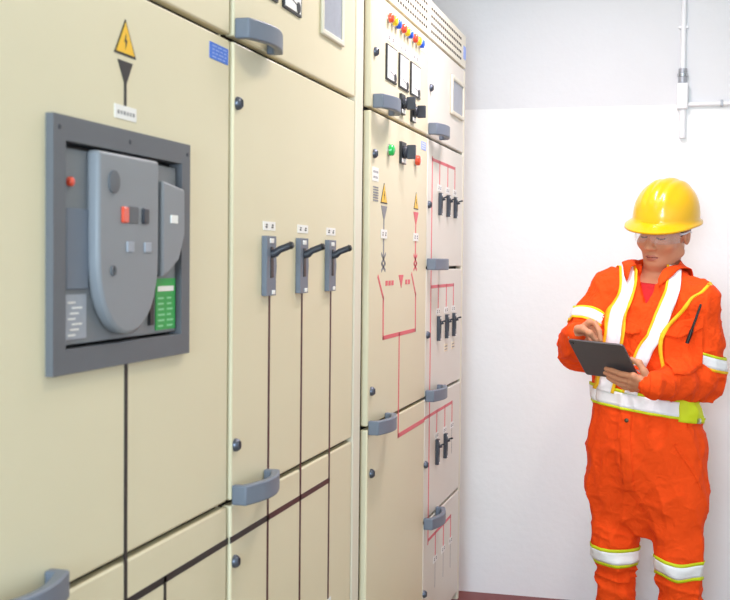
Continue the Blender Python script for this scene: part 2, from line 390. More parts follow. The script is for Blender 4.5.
# ------------------------------------------------------------------ cabinet with three lever switches
xb = .004
yB0, yB1 = 2.187, 3.17
oB = (-.4, 2.68, 0)
B = empty('switchgear_cabinet', oB, label='cream switchgear cabinet with three large grey lever switches side by side', cat='electrical cabinet')
cabinet_body(B, oB, yB0, yB1, xb, 2.40)
yd = 3.082
B_top = door('door', B, oB, xb, yB0+.002, yd-g, Z1+g, 2.37)
B_mid = door('door', B, oB, xb, yB0+.002, yd-g, Z2+g, Z1-g)
B_low = door('door', B, oB, xb, yB0+.002, yd-g, .10, Z2-g)
MB().box(xb-.03, xb+.002, yd+.003, yd+.075, .06, 2.39, 'frame_paint').build('corner_post', B, oB, bevel=.004)
handle(B_top, oB, xb, 2.190, 1.877, ln=.204); handle(B_low, oB, xb, 2.190, .948, ln=.204)
lock(B_mid, oB, xb, 2.207, 1.731); lock(B_mid, oB, xb, 2.207, 1.047); lock(B_low, oB, xb, 2.207, .811)
for y in (2.385, 2.612, 2.842): lever_switch(B, oB, xb, y, 1.343, 1.471, w=.060)
for y in (2.400, 2.633, 2.862): two_dot_label(B, oB, xb, y, 1.493, .078, .019)
def meter(parent, org, x, y0, y1, z0, z1):
    o = MB().box(x-.001, x+.0045, y0, y1, z0, z1, 'black_plastic').build('meter', parent, org, bevel=.001)
    w = y1-y0; h = z1-z0
    mb = MB().box(x+.004, x+.0055, y0+w*.08, y1-w*.07, z0+h*.05, z1-h*.05, 'meter_face')
    for k in range(9):
        a = math.radians(100+k*9); r = w*.62; cy, cz = y1-w*.2, z0+h*.16
        mb.box(x+.0053, x+.006, cy+r*math.cos(a)-.001, cy+r*math.cos(a)+.001, cz+r*math.sin(a)-.003, cz+r*math.sin(a)+.003, 'print_grey')
    xline(mb, [(y1-w*.22, z0+h*.18), (y0+w*.3, z0+h*.28)], .002, x+.0056, 'sign_black')
    mb.lathe([(w*.1, 0), (w*.1, .002)], y1-w*.22, z0+h*.16, 'black_plastic', x+.005, 12)
    mb.build('dial', o, org)
    return o
for y in (2.31, 2.473): meter(B, oB, xb, y, y+.128, 1.978, 2.09)
mb = MB(); ring(mb, 2.755, 2.95, 1.972, 2.25, .016, xb, xb+.008, 'frame_paint')
VW = mb.build('inspection_window', B, oB, bevel=.004)
MB().box(xb-.001, xb+.003, 2.772, 2.934, 1.989, 2.233, 'window_grey').build('pane', VW, oB)
mb = MB()
for y in (2.405, 2.631, 2.866):
    xline(mb, [(y, 1.343), (y, Z2+g)], .0115, xb, 'maroon_line'); xline(mb, [(y, Z2-g), (y, .55 if y > 2.8 else .10)], .0115, xb, 'maroon_line')
xline(mb, [(yB0+.004, .858), (2.405, .858)], .013, xb, 'dark_line'); xline(mb, [(2.405, .858), (2.866, .858)], .013, xb, 'maroon_line')
mb.build('mimic_diagram', B, oB)
decal(2.85, 2.89, .535, .552, xb, 'white_label', 1).build('label_plate', B, oB)

# ------------------------------------------------------------------ far cabinets (front stands a little prouder)
xc = .018; kc = (.866-xc)/.866
def Y(y): return y*kc
def Z(z): return 1.42+(z-1.42)*kc
yC0, yS, yD1 = 3.190, 3.957, 4.655
TZ = 2.315
zT, zV = Z(2.201), TZ
def far_cabinet(y0, y1, label, left_frame, gaps):
    org = (-.4, (y0+y1)/2, 0)
    R = empty('switchgear_cabinet', org, label=label, cat='electrical cabinet')
    MB().box(-.8, xc-.03, y0, y1-.001, .08, TZ, 'frame_paint').box(xc-.0305, xc-.024, y0+.004, y1-.004, .09, TZ-.004, 'gap_shade_plinth').box(-.78, xc-.06, y0+.01, y1-.01, 0, .08, 'gap_shade_plinth').build('body', R, org, bevel=.002)  # thin dark sheet stands for shade between doors; plinth box below
    a, b2 = y0+(.002 if left_frame else .003), y1-(.002 if left_frame else .03)
    ds = [door('door', R, org, xc, a, b2, z0+g*.9, z1-g*.9, 'cream_paint' if left_frame else 'pale_paint') for z0, z1 in zip(gaps[:-1], gaps[1:])]
    if not left_frame: MB().box(xc-.03, xc+.001, b2+.003, y1, .06, zT-g, 'frame_paint').build('corner_post', R, org, bevel=.004)
    mb = MB().box(xc-.03, xc+.001, y0+.001, y1, zT+.004, TZ, 'frame_paint')
    sy = .034; n = int((y1-y0-.045)/sy)
    for r in range(4):
        for k in range(n):
            yy = y0+.03+k*sy
            if not left_frame and yy > y1-.11: continue
            mb.box(xc, xc+.0016, yy, yy+sy*.62, zT+.022+r*.026, zT+.031+r*.026, 'gap_shade_plinth')  # slots drawn as dark raised boxes, not cut through
    mb.build('vent_panel', R, org)
    return R, org, ds
C, oC, dC = far_cabinet(yC0, yS, 'cream switchgear cabinet with coloured signal lamps, three meters and a red U-shaped line diagram', True, [.09, Z(.937), Z(1.856), zT])
D, oD, dD = far_cabinet(yS+.002, yD1, 'narrow switchgear cabinet at the far end, with rows of small lever switches', False, [.09, Z(.493), Z(.937), Z(1.397), Z(1.856), zT])
# handles and locks
handle(dC[2], oC, xc, Y(3.285)-.003, Z(1.880), ln=.20); handle(dC[0], oC, xc, Y(3.27)-.004, Z(.937), ln=.21)
handle(dD[4], oD, xc, yS+.006, Z(1.885), ln=.205); handle(dD[2], oD, xc, yS+.006, Z(1.41), ln=.215)
handle(dD[1], oD, xc, yS+.006, Z(.945)); handle(dD[0], oD, xc, yS+.006, Z(.49))
lock(dC[2], oC, xc, Y(3.300), Z(2.023)); lock(dC[1], oC, xc, Y(3.300), Z(1.730)); lock(dC[1], oC, xc, Y(3.295), Z(1.041)); lock(dC[0], oC, xc, Y(3.300), Z(.80))
lock(dD[4], oD, xc, Y(4.072), Z(2.030)); lock(dD[3], oD, xc, Y(4.066), Z(1.62)); lock(dD[2], oD, xc, Y(4.066), Z(1.16)); lock(dD[1], oD, xc, Y(4.058), Z(.70)); lock(dD[0], oD, xc, Y(4.060), Z(.237))
def lamp(parent, org, x, y, z, m, r=.0145):
    o = MB().lathe([(r*1.08, -.001), (r*1.08, .004), (r*.95, .005)], y, z, 'chrome', x, 18).build('indicator_lamp', parent, org, smooth=True, angle=35, label=m.split('_')[1]+' signal lamp')
    MB().lathe([(r, .004), (r, .012), (r*.9, .016), (r*.6, .0185), (r*.2, .0195)], y, z, m, x, 18).build('lamp_lens', o, org, smooth=True, angle=50)
for y, m_ in zip((3.465, 3.515, 3.562, 3.632, 3.682, 3.726, 3.798, 3.850, 3.896), ('lamp_red', 'lamp_yellow', 'lamp_blue')*3):
    lamp(C, oC, xc, Y(y)-.012, Z(2.150), m_)
for y in (3.490, 3.652, 3.832): two_dot_label(C, oC, xc, Y(y), Z(2.094), .095, .024)
for y0, y1 in ((3.425, 3.557), (3.590, 3.725), (3.752, 3.897)): meter(C, oC, xc, Y(y0), Y(y1), Z(1.964), Z(2.071))
MB().box(xc-.0005, xc+.0011, Y(3.915), Y(3.985), Z(2.135), Z(2.172), 'white_label').box(xc, xc+.0016, Y(3.945), Y(3.962), Z(2.147), Z(2.16), 'blue_label').build('label_plate', C, oC)
def rotary(y, z, w, h):
    o = MB().box(xc-.001, xc+.008, y-w/2, y+w/2, z-h/2, z+h/2, 'black_plastic').box(xc+.007, xc+.0095, y-w*.42, y+w*.42, z-h*.46, z-h*.26, 'white_label').build('rotary_switch', C, oC, bevel=.002)
    MB().lathe([(w*.3, .007), (w*.3, .018), (w*.24, .020)], y, z+h*.04, 'dark_plastic', xc, 18).box(xc+.018, xc+.045, y-w*.10, y+w*.10, z+h*.04-h*.32, z+h*.04+h*.32, 'dark_plastic').build('knob', o, oC, bevel=.002)
rotary(Y(3.635), Z(1.915), .055, .062); rotary(Y(3.790), Z(1.908), .055, .062); rotary(Y(3.648), Z(1.763), .065, .068)
lamp(C, oC, xc, Y(3.475), Z(1.756), 'lamp_green', .017); lamp(C, oC, xc, Y(3.842), Z(1.756), 'lamp_red', .017)
decal(Y(3.935), Y(4.012), Z(1.803), Z(1.831), xc, 'pale_blue_label', 3, 'white_label').build('label_plate', C, oC, label='pale blue printed tag')
decal(Y(3.285), Y(3.355), Z(1.652), Z(1.692), xc, 'white_label', 2).build('label_plate', C, oC)
mb = MB()
for k in range(6): mb.box(xc-.0005, xc+.001, Y(3.296), Y(3.354), Z(1.594)+k*.0075, Z(1.594)+k*.0075+.0042, 'print_grey')
mb.build('label_plate', C, oC, label='small plate with grey printed bars')
warn_sign(C, oC, xc, Y(3.424), Z(1.592), Z(1.654), .078); warn_sign(C, oC, xc, Y(3.864), Z(1.594), Z(1.652), .066)
def sword(y, m, label):
    mb = MB().prism([(y-.036, Z(1.585)), (y+.036, Z(1.585)), (y+.006, Z(1.545)), (y-.006, Z(1.545))], xc-.0005, xc+.0011, m)
    xline(mb, [(y, Z(1.55)), (y, Z(1.435))], .013, xc, m)
    xline(mb, [(y-.022, Z(1.440)), (y+.020, Z(1.412)), (y-.020, Z(1.392))], .009, xc, m); xline(mb, [(y+.022, Z(1.440)), (y-.020, Z(1.412)), (y+.020, Z(1.392))], .009, xc, m)
    mb.build('cable_symbol', C, oC, label=label)
    two_dot_label(C, oC, xc+.001, y, Z(1.501), .07, .026)
sword(Y(3.426), 'print_grey', 'grey cable symbol'); sword(Y(3.864), 'red_line', 'red cable symbol')
mb = MB(); lw = .012
xline(mb, [(Y(3.364), Z(1.372)), (Y(3.429), Z(1.308)), (Y(3.431), Z(1.188))], lw, xc, 'red_line')
xline(mb, [(Y(3.812), Z(1.376)), (Y(3.874), Z(1.308)), (Y(3.876), Z(1.188))], lw, xc, 'red_line')
xline(mb, [(Y(3.431), Z(1.188)), (Y(3.876), Z(1.188))], lw, xc, 'red_line')
xline(mb, [(Y(3.642), Z(1.188)), (Y(3.642), Z(.942))], lw, xc, 'red_line'); xline(mb, [(Y(3.642), Z(.930)), (Y(3.642), Z(.862))], lw, xc, 'red_line')
xline(mb, [(Y(3.642), Z(.862)), (yS-.011, Z(.862))], .014, xc, 'red_line')
mb.prism([(Y(3.625), Z(1.376)), (Y(3.690), Z(1.376)), (Y(3.660), Z(1.334))], xc-.0005, xc+.001, 'red_line')
for a in (3.455, 3.493, 3.531, 3.720, 3.758): mb.box(xc-.0005, xc+.001, Y(a), Y(a+.026), Z(1.345), Z(1.360), 'red_line')
mb.build('mimic_diagram', C, oC)
# narrow cabinet
mb = MB(); lw = .0125
yv = Y(4.124)
for z0, z1 in ((1.402, 1.788), (.942, 1.392), (.498, .932), (.405, .488)): xline(mb, [(yv, Z(z0)), (yv, Z(z1))], lw, xc, 'red_line')
ly = [Y(4.258), Y(4.412), Y(4.556)]
for zb_, zd in ((1.784, 1.706), (1.329, 1.250), (.866, .790), (.414, .333)):
    y0_ = (yS+.006) if zb_ == .866 else yv
    xline(mb, [(y0_, Z(zb_)), (ly[2], Z(zb_))], .011, xc, 'red_line')
    for y in ly: xline(mb, [(y, Z(zb_)), (y, Z(zd))], lw, xc, 'red_line')
for y in ly: xline(mb, [(y, Z(.300)), (y, Z(.21))], .004, xc, 'print_grey')
xline(mb, [(ly[2], Z(.760)), (ly[2], Z(.665))], .004, xc, 'print_grey')
mb.build('mimic_diagram', D, oD)
for zl, z0, z1, nn in ((1.690, 1.590, 1.672, 3), (1.236, 1.128, 1.219, 3), (.776, .669, .763, 2), (.317, 0, 0, 0)):
    for y in ly: two_dot_label(D, oD, xc, y, Z(zl), .066, .024)
    for y in ly[:nn]: lever_switch(D, oD, xc, y-.006, Z(z0), Z(z1), w=.026, arm=.027, pm='dark_plastic')
for y in ly[1:]: decal(y-.03, y+.03, Z(1.078), Z(1.106), xc, 'cream_label', 2).build('label_plate', D, oD, label='cream paper tag')
mb = MB(); ring(mb, Y(4.44), Y(4.70), Z(1.985), Z(2.135), .016, xc, xc+.010, 'frame_paint')
VW = mb.build('inspection_window', D, oD, bevel=.004)
MB().box(xc-.001, xc+.003, Y(4.452), Y(4.69), Z(1.998), Z(2.122), 'window_grey').build('pane', VW, oD)
decal(Y(4.70), Y(4.712)+.04, Z(2.238), Z(2.290), xc+.001, 'pale_blue_label').build('label_plate', D, oD, label='pale blue tag on the vent panel end')

# ------------------------------------------------------------------ conduit, socket
px = .855
mb = MB().tube([(px, YB-.014, ZC-.001), (px, YB-.014, 2.17)], .0105, 'pipe_white', 14)
PO = (px, YB, 2.05)
CP = mb.build('conduit_pipe', None, PO, smooth=True, angle=50); CP.location = PO
tag(CP, 'white conduit pipe on the back wall above the hard hat, branching off to the right', 'pipe')
MB().tube([(px, YB-.014, 2.21), (px, YB-.014, 2.145)], [.017, .017], 'pipe_metal', 14).tube([(px, YB-.014, 2.19), (px, YB-.014, 2.178)], .021, 'chrome', 14).build('coupling', CP, PO, smooth=True, angle=40, label='bare metal coupling')
MB().box(px-.022, px+.022, YB-.045, YB-.001, 2.045, 2.150, 'pipe_white').build('junction_box', CP, PO, bevel=.006, seg=3)
MB().tube([(px+.003, YB-.016, 2.05), (px+.003, YB-.016, 1.93)], .013, 'pipe_white', 14).build('pipe_stub', CP, PO, smooth=True, angle=50)
MB().box(px-.019, px+.019, YB-.016, YB-.001, 2.372, 2.384, 'pipe_white').build('pipe_clip', CP, PO, bevel=.002)
mb = MB().tube([(px+.023, YB-.016, 2.065), (XR-.002, YB-.016, 2.083)], .0095, 'pipe_white', 14)
mb.build('branch_pipe', CP, PO, smooth=True, angle=50, label='horizontal pipe running right along the paint line')
MB().box(1.004, 1.014, YB-.028, YB-.001, 2.054, 2.080, 'pipe_metal').build('pipe_clip', CP, PO, bevel=.002)
mb = MB().box(.765, .800, YB-.010, YB-.0005, .150, .218, 'white_label').box(.773, .792, YB-.0125, YB-.009, .165, .203, 'pipe_white')
q = mb.build('wall_socket', None, (.78, YB, .18), bevel=.002); q.location = (.78, YB, .18)
tag(q, 'small white socket plate low on the back wall between the legs of the man', 'socket')

# ------------------------------------------------------------------ lights
def area(name, loc, rot, sx, sy, e, col):
    l = bpy.data.lights.new(name, 'AREA'); l.shape = 'RECTANGLE'; l.size = sx; l.size_y = sy; l.energy = e; l.color = col
    o = bpy.data.objects.new(name, l); COL.objects.link(o); o.location = loc; o.rotation_euler = rot; return o
PEND, TUBE, ADDED_FRONT = (24, (1, .90, .96)), (13, (1, .87, .66)), (176, (.68, .86, 1))  # the third is an added light from behind the camera
def ceiling_lamp(x, y, zt, ln, e, label):
    o = MB().box(x-.10, x+.10, y-ln/2, y+ln/2, zt-.06, zt, 'lamp_body').build('ceiling_light', None, (x, y, zt), bevel=.006); o.location = (x, y, zt)
    tag(o, label, 'lamp')
    area('tube_light', (x, y, zt-.066), (0, 0, 0), .16, ln-.08, e[0], e[1])
    return o
o = ceiling_lamp(.46, 3.6, 2.78, .9, PEND, 'short white lamp hanging on two rods from the ceiling')
for d in (-.3, .3): MB().tube([(.46, 3.6+d, 2.775), (.46, 3.6+d, ZC-.0005)], .006, 'pipe_white', 10).build('rod', o, (.46, 3.6, 2.78), smooth=True)
ceiling_lamp(1.0, 2.2, ZC-.0005, 1.28, TUBE, 'long white lamp fixed flat to the ceiling over the aisle')
area('added_front_light', ((wx0+wx1)/2, YF-.02, (wz0+wz1)/2), (math.radians(90), 0, 0), wx1-wx0-.1, wz1-wz0-.1, ADDED_FRONT[0], ADDED_FRONT[1])  # added area light, stands in for a flash beside the camera
w = bpy.data.worlds.new('world'); S.world = w; w.use_nodes = True
w.node_tree.nodes['Background'].inputs[0].default_value = (.75, .85, 1, 1); w.node_tree.nodes['Background'].inputs[1].default_value = .5
S.view_settings.view_transform = 'Standard'; S.view_settings.look = 'None'; S.view_settings.gamma = 1; S.view_settings.exposure = 0.03
S.cycles.max_bounces = 10; S.cycles.diffuse_bounces = 6; S.cycles.use_denoising = True; S.cycles.caustics_reflective = False; S.cycles.caustics_refractive = False
#PERSON
# ------------------------------------------------------------------ the worker: distance-field figure meshed by surface nets
def A3(*p): return np.array(p, float)
def vnoise(p):
    i = np.floor(p).astype(np.int64); f = p-i; f = f*f*(3-2*f)
    def h(a, b, c):
        n = (a*73856093) ^ (b*19349663) ^ (c*83492791); n = (n ^ (n >> 13))*1274126177 & 0x7fffffff
        return ((n ^ (n >> 16)) & 0xffff)/65535.0
    r = 0
    for dx in (0, 1):
        for dy in (0, 1):
            for dz in (0, 1):
                w = (f[:, 0] if dx else 1-f[:, 0])*(f[:, 1] if dy else 1-f[:, 1])*(f[:, 2] if dz else 1-f[:, 2])
                r = r+w*h(i[:, 0]+dx, i[:, 1]+dy, i[:, 2]+dz)
    return r*2-1
def smin(a, b, k):
    if k <= 0: return np.minimum(a, b)
    h = np.clip(.5+.5*(b-a)/k, 0, 1); return b*(1-h)+a*h-k*h*(1-h)
class Field:
    def __init__(s): s.ops = []
    def op(s, fn, lo, hi, k=.02, sub=False): s.ops.append((fn, A3(*lo), A3(*hi), k, sub)); return s
    def cap(s, a, b, ra, rb, k=.02, sub=False):
        a = A3(*a); b = A3(*b); ba = b-a; L2 = max(ba@ba, 1e-9); R = max(ra, rb)
        def fn(p):
            q = p-a; h = np.clip(q@ba/L2, 0, 1); return np.linalg.norm(q-h[:, None]*ba, axis=1)-(ra+(rb-ra)*h)
        return s.op(fn, np.minimum(a, b)-R, np.maximum(a, b)+R, k, sub)
    def chain(s, pts, rs, k=.01):
        for i in range(len(pts)-1): s.cap(pts[i], pts[i+1], rs[i], rs[i+1], k)
        return s
    def ell(s, c, r, k=.02, R=None, sub=False):          # ellipsoid, axes = rows of R
        c = A3(*c); r = A3(*r); R = np.eye(3) if R is None else np.array(R); m = r.max()
        def fn(p):
            q = (p-c) @ R.T; k0 = np.linalg.norm(q/r, axis=1); k1 = np.linalg.norm(q/r**2, axis=1)
            return k0*(k0-1)/np.maximum(k1, 1e-9)
        return s.op(fn, c-m, c+m, k, sub)
    def __call__(s, p):
        d = np.full(len(p), .5)
        for fn, lo, hi, k, sub in s.ops:
            e = fn(p); d = -smin(-d, e, k) if sub else smin(d, e, k)
        return d
    def mesh(s, h, post=None, lo=None, hi=None):
        L0 = np.min([o[1] for o in s.ops if not o[4]], axis=0)-.03 if lo is None else A3(*lo); H0 = np.max([o[2] for o in s.ops if not o[4]], axis=0)+.03 if hi is None else A3(*hi)
        n = np.ceil((H0-L0)/h).astype(int)+1
        F = np.full(n, .06, np.float32)
        for fn, a, b, k, sub in s.ops:
            m = .02+k
            i0 = np.clip(np.floor((a-m-L0)/h).astype(int), 0, n); i1 = np.clip(np.ceil((b+m-L0)/h).astype(int)+1, 0, n)
            if (i1 <= i0).any(): continue
            ax = [L0[q]+h*np.arange(i0[q], i1[q]) for q in range(3)]
            P = np.stack(np.meshgrid(*ax, indexing='ij'), -1).reshape(-1, 3)
            e = fn(P).reshape(i1-i0); sl = tuple(slice(i0[q], i1[q]) for q in range(3)); d = F[sl]
            F[sl] = -smin(-d, e, k) if sub else smin(d, e, k)
        if post is not None:
            idx = np.argwhere(np.abs(F) < .045); P = L0+h*idx
            F[tuple(idx.T)] = post(P, F[tuple(idx.T)])
        return snet(F, L0, h)
def snet(F, L0, h):
    F = np.asarray(F, np.float32); ins = F < 0
    c = np.zeros(np.array(F.shape)-1, np.int8)
    for a in (0, 1):
        for b_ in (0, 1):
            for d in (0, 1): c += ins[a:a+c.shape[0], b_:b_+c.shape[1], d:d+c.shape[2]]
    act = (c > 0) & (c < 8); idx = np.argwhere(act); vid = np.full(act.shape, -1, np.int64); vid[act] = np.arange(len(idx))
    acc = np.zeros((len(idx), 3)); cnt = np.zeros(len(idx))
    cs = [(0, 0, 0), (1, 0, 0), (0, 1, 0), (1, 1, 0), (0, 0, 1), (1, 0, 1), (0, 1, 1), (1, 1, 1)]
    val = [F[tuple((idx+A3(*q).astype(int)).T)] for q in cs]
    for i in range(8):
        for j in range(i+1, 8):
            if sum(abs(a-b_) for a, b_ in zip(cs[i], cs[j])) != 1: continue
            x = (val[i] < 0) != (val[j] < 0); t = np.where(x, val[i]/np.where(x, val[i]-val[j], 1), 0)
            p = np.array(cs[i])+t[:, None]*(np.array(cs[j])-np.array(cs[i])); acc += np.where(x[:, None], p, 0); cnt += x
    V = L0+h*(idx+acc/np.maximum(cnt, 1)[:, None]); Q = []
    for ax in range(3):
        o1, o2 = [(1, 2), (2, 0), (0, 1)][ax]
        s0 = [slice(None)]*3; s1 = [slice(None)]*3; s0[ax] = slice(0, -1); s1[ax] = slice(1, None)
        a, b_ = ins[tuple(s0)], ins[tuple(s1)]; e = np.argwhere(a != b_); fl = a[tuple(e.T)]
        u = np.zeros(3, int); v = np.zeros(3, int); u[o1] = 1; v[o2] = 1
        ok = (e[:, o1] > 0) & (e[:, o2] > 0) & (e[:, o1] < F.shape[o1]-1) & (e[:, o2] < F.shape[o2]-1); e = e[ok]; fl = fl[ok]
        q = np.stack([vid[tuple((e-u-v).T)], vid[tuple((e-v).T)], vid[tuple(e.T)], vid[tuple((e-u).T)]], 1)
        q[~fl] = q[~fl][:, ::-1]; Q.append(q)
    return V, np.concatenate(Q)
def np_mesh(name, V, Q, mats, mi=None, parent=None, smooth=True, label=None):
    me = bpy.data.meshes.new(name); me.vertices.add(len(V)); me.vertices.foreach_set('co', np.asarray(V, np.float32).ravel())
    k = Q.shape[1]; me.loops.add(Q.size); me.loops.foreach_set('vertex_index', Q.ravel().astype(np.int32)); me.polygons.add(len(Q))
    me.polygons.foreach_set('loop_start', np.arange(0, Q.size, k, dtype=np.int32))
    me.update(calc_edges=True); me.validate()
    for m_ in mats: me.materials.append(MATS[m_])
    if mi is not None and len(me.polygons) == len(mi): me.polygons.foreach_set('material_index', mi.astype(np.int32))
    if smooth: me.shade_smooth()
    o = bpy.data.objects.new(name, me); COL.objects.link(o)
    if parent: o.parent = parent
    if label: o['label'] = label
    return o

PX, PY = .756, 4.322
MAN = empty('person', (PX, PY, 0), YAW, 'man in orange coverall, reflective vest and yellow hard hat, writing on a tablet', 'person')
fc = math.radians(40)
FD = A3(-math.sin(fc), -math.cos(fc), 0); LD = A3(math.cos(fc), -math.sin(fc), 0)
# ---- tablet frame
T_TL, T_TR, T_BL = A3(-.323, -.20, 1.16), A3(-.166, -.34, 1.152), A3(-.238, -.10, 1.032)
tw = np.linalg.norm(T_TR-T_TL); e1 = (T_TR-T_TL)/tw; e2 = T_BL-T_TL; th = np.linalg.norm(e2); e2 = e2-(e2@e1)*e1; e2 /= np.linalg.norm(e2); en = np.cross(e1, e2)
if en[2] < 0: en = -en
T_C = T_TL+e1*tw/2+e2*th/2
def T(a, b_, c): return T_C+e1*a+e2*b_+en*c
# ---- joints
Lsh, Lel, Lwr = A3(.138, -.11, 1.285), A3(.164, -.09, 1.018), T(.166, .074, -.028)
Rsh, Rel, Rwr = A3(-.110, .11, 1.325), A3(-.240, .045, 1.105), T(-.120, -.050, .052)
hipR, kneeR, ankR = A3(-.078, .07, .80), A3(-.092, .06, .40), A3(-.086, .085, .10)
hipL, kneeL, ankL = A3(.070, -.06, .80), A3(.102, -.09, .40), A3(.112, -.065, .10)
toe = FD*.17
# ---- head frame
hth, hph, hro = math.radians(42), math.radians(11), math.radians(6); HS = 1.04
x_ = A3(-math.cos(hth), math.sin(hth), 0); y_ = A3(-math.sin(hth)*math.cos(hph), -math.cos(hth)*math.cos(hph), -math.sin(hph)); z_ = np.cross(x_, y_)
HX = x_*math.cos(hro)+z_*math.sin(hro); HZ = z_*math.cos(hro)-x_*math.sin(hro); HY = y_
HR = np.array([HX, HY, HZ]); HC = A3(.056, .03, 1.530)
def Hd(*p): return HC+HS*(np.array(p, float) @ HR)
def hloc(P): return ((P-HC) @ HR.T)/HS
# ---- body field: head, neck, trunk, limbs and hands in one surface
def hand(F, W, palm, fingers, thumb, k=.0025):
    for mcp in palm: F.cap(W, mcp, .019, .0108, .010)
    for a, b_ in zip(palm[:-1], palm[1:]): F.cap(a, b_, .0115, .011, .01)
    for pts, r in fingers: F.chain(pts, [r*1.06, r, r*.93, r*.8][:len(pts)], k)
    F.chain(thumb, [.015, .0115, .0105, .009][:len(thumb)], .008)
BF = Field()
def hell(c, r, k, sub=False): BF.ell(Hd(*c), A3(*r)*HS, k, HR, sub)
def hcap(a, b_, ra, rb, k, sub=False): BF.cap(Hd(*a), Hd(*b_), ra*HS, rb*HS, k, sub)
hell((0, -.012, .028), (.076, .097, .090), .02)
hell((0, .028, -.030), (.0645, .064, .084), .025)
hell((0, .064, -.094), (.026, .026, .020), .03)
for sx in (-1, 1):
    hcap((sx*.056, -.004, -.062), (sx*.016, .058, -.096), .018, .017, .03)
    hell((sx*.043, .062, -.026), (.024, .022, .020), .022)
hcap((-.036, .079, .022), (.036, .079, .022), .010, .010, .016)
for sx in (-1, 1): hell((sx*.0315, .1015, .002), (.019, .018, .0105), .012, True)
for sx in (-1, 1): hell((sx*.0315, .0745, .001), (.0150, .0145, .0125), .004)
hcap((0, .088, .010), (0, .107, -.030), .0075, .0105, .014)
hell((0, .108, -.033), (.0125, .0105, .0095), .008)
for sx in (-1, 1): hell((sx*.0135, .0955, -.036), (.0085, .0105, .0075), .006)
for sx in (-1, 1): hell((sx*.007, .1045, -.0435), (.0038, .005, .003), .003, True)
hcap((-.017, .0865, -.0655), (0, .0925, -.0628), .005, .0062, .006); hcap((.017, .0865, -.0655), (0, .0925, -.0628), .005, .0062, .006)
hcap((-.014, .0865, -.0745), (.014, .0865, -.0745), .0065, .0065, .006); hell((0, .0895, -.0745), (.013, .006, .0055), .005)
hcap((-.023, .0885, -.0690), (.023, .0885, -.0690), .0016, .0016, .003, True)
hell((0, .082, -.0835), (.016, .006, .004), .006, True)
for sx in (-1, 1):
    e_ = np.array([HX*math.cos(.35)-sx*HY*math.sin(-.35)*-1, HY, HZ]); e_ = HR
    hell((sx*.0785, -.014, -.004), (.0095, .019, .032), .006); hell((sx*.0835, -.010, -.002), (.006, .010, .019), .004, True); hell((sx*.076, -.004, -.006), (.006, .007, .009), .004)
NB = A3(.044, .058, 1.372)
BF.cap(Hd(0, -.044, -.052), NB, .052, .056, .018)
CT = A3(.0, .0, 0)
def body_trunk(): 
    for zc, a, b_ in ((1.19, .150, .064), (1.10, .150, .09), (.93, .145, .095)):
        BF.ell((0.005, .005, zc), (a, b_, .15), .04, np.array([LD, FD, A3(0, 0, 1)]))
body_trunk()
BF.cap(Lsh, Rsh, .05, .05, .05); BF.cap(NB, (0.02, .04, 1.26), .055, .06, .04)
BF.chain([Lsh, Lel, Lwr-(Lwr-Lel)*.12, Lwr], [.048, .038, .030, .027], .02); BF.chain([Rsh, Rel, Rwr-(Rwr-Rel)*.12, Rwr], [.048, .038, .030, .027], .02)
for hp, kn, an in ((hipR, kneeR, ankR), (hipL, kneeL, ankL)):
    BF.chain([hp, kn, an], [.08, .052, .038], .03); BF.cap(an-A3(0, 0, .05), an+toe*.75-A3(0, 0, .06), .032, .028, .02)
# his left hand: fingers spread over the back of the tablet, thumb over its edge
LP = [T(.112, .030, -.031), T(.101, .053, -.036), T(.090, .076, -.036), T(.084, .098, -.032)]
LF = [([LP[0], T(.070, .028, -.030), T(.032, .026, -.022), T(.004, .028, -.0155)], .0098),
      ([LP[1], T(.058, .052, -.034), T(.020, .050, -.024), T(-.008, .051, -.0155)], .0102),
      ([LP[2], T(.048, .077, -.034), T(.014, .075, -.024), T(-.006, .076, -.0155)], .0098),
      ([LP[3], T(.054, .101, -.030), T(.030, .099, -.020), T(.014, .097, -.014)], .0088)]
hand(BF, Lwr, LP, LF, [T(.158, .060, -.020), T(.142, .030, -.006), T(.122, .012, .013), T(.094, .004, .0185)])
# his right hand: pen between thumb, index and middle finger above the screen
P_TIP, P_TOP = T(.004, -.055, .0045), T(-.058, -.062, .112)
pd = (P_TOP-P_TIP)/np.linalg.norm(P_TOP-P_TIP)
GR = P_TIP+pd*.038
RP = [T(-.062, -.088, .086), T(-.078, -.070, .084), T(-.090, -.052, .076), T(-.098, -.036, .066)]
RF = [([RP[0], T(-.034, -.094, .078), T(-.014, -.082, .058), GR+e1*.010-e2*.004-en*.004], .0094),
      ([RP[1], T(-.048, -.066, .072), T(-.030, -.056, .048), GR-pd*.012-e1*.004+e2*.010], .0098),
      ([RP[2], T(-.064, -.044, .056), T(-.052, -.038, .032), T(-.040, -.042, .018)], .0094),
      ([RP[3], T(-.078, -.026, .046), T(-.070, -.024, .026), T(-.058, -.030, .015)], .0084)]
hand(BF, Rwr, RP, RF, [T(-.098, -.080, .058), T(-.066, -.092, .048), T(-.040, -.086, .040), GR-e1*.012-e2*.002-pd*.004])
bh = .0031
V, Q = BF.mesh(bh)
fcn = V[Q].mean(1); hl = hloc(fcn); mi = np.zeros(len(Q), int)
ahx = np.abs(hl[:, 0])
face_ = (hl[:, 1] > .04)
lip = face_ & (ahx < .027-1.6*np.abs(hl[:, 2]+.069)) & (hl[:, 2] < -.0600) & (hl[:, 2] > -.0800)
mi[lip] = 1; mi[face_ & (ahx < .023) & (np.abs(hl[:, 2]+.069) < .0016)] = 4
arch = .0265-((ahx-.032)/.022)**2*.005
mi[face_ & (ahx > .012) & (ahx < .054) & (np.abs(hl[:, 2]-arch) < .0042-.06*np.maximum(0, ahx-.036))] = 2
lash = -.0035+((ahx-.0315)/.015)**2*.0035
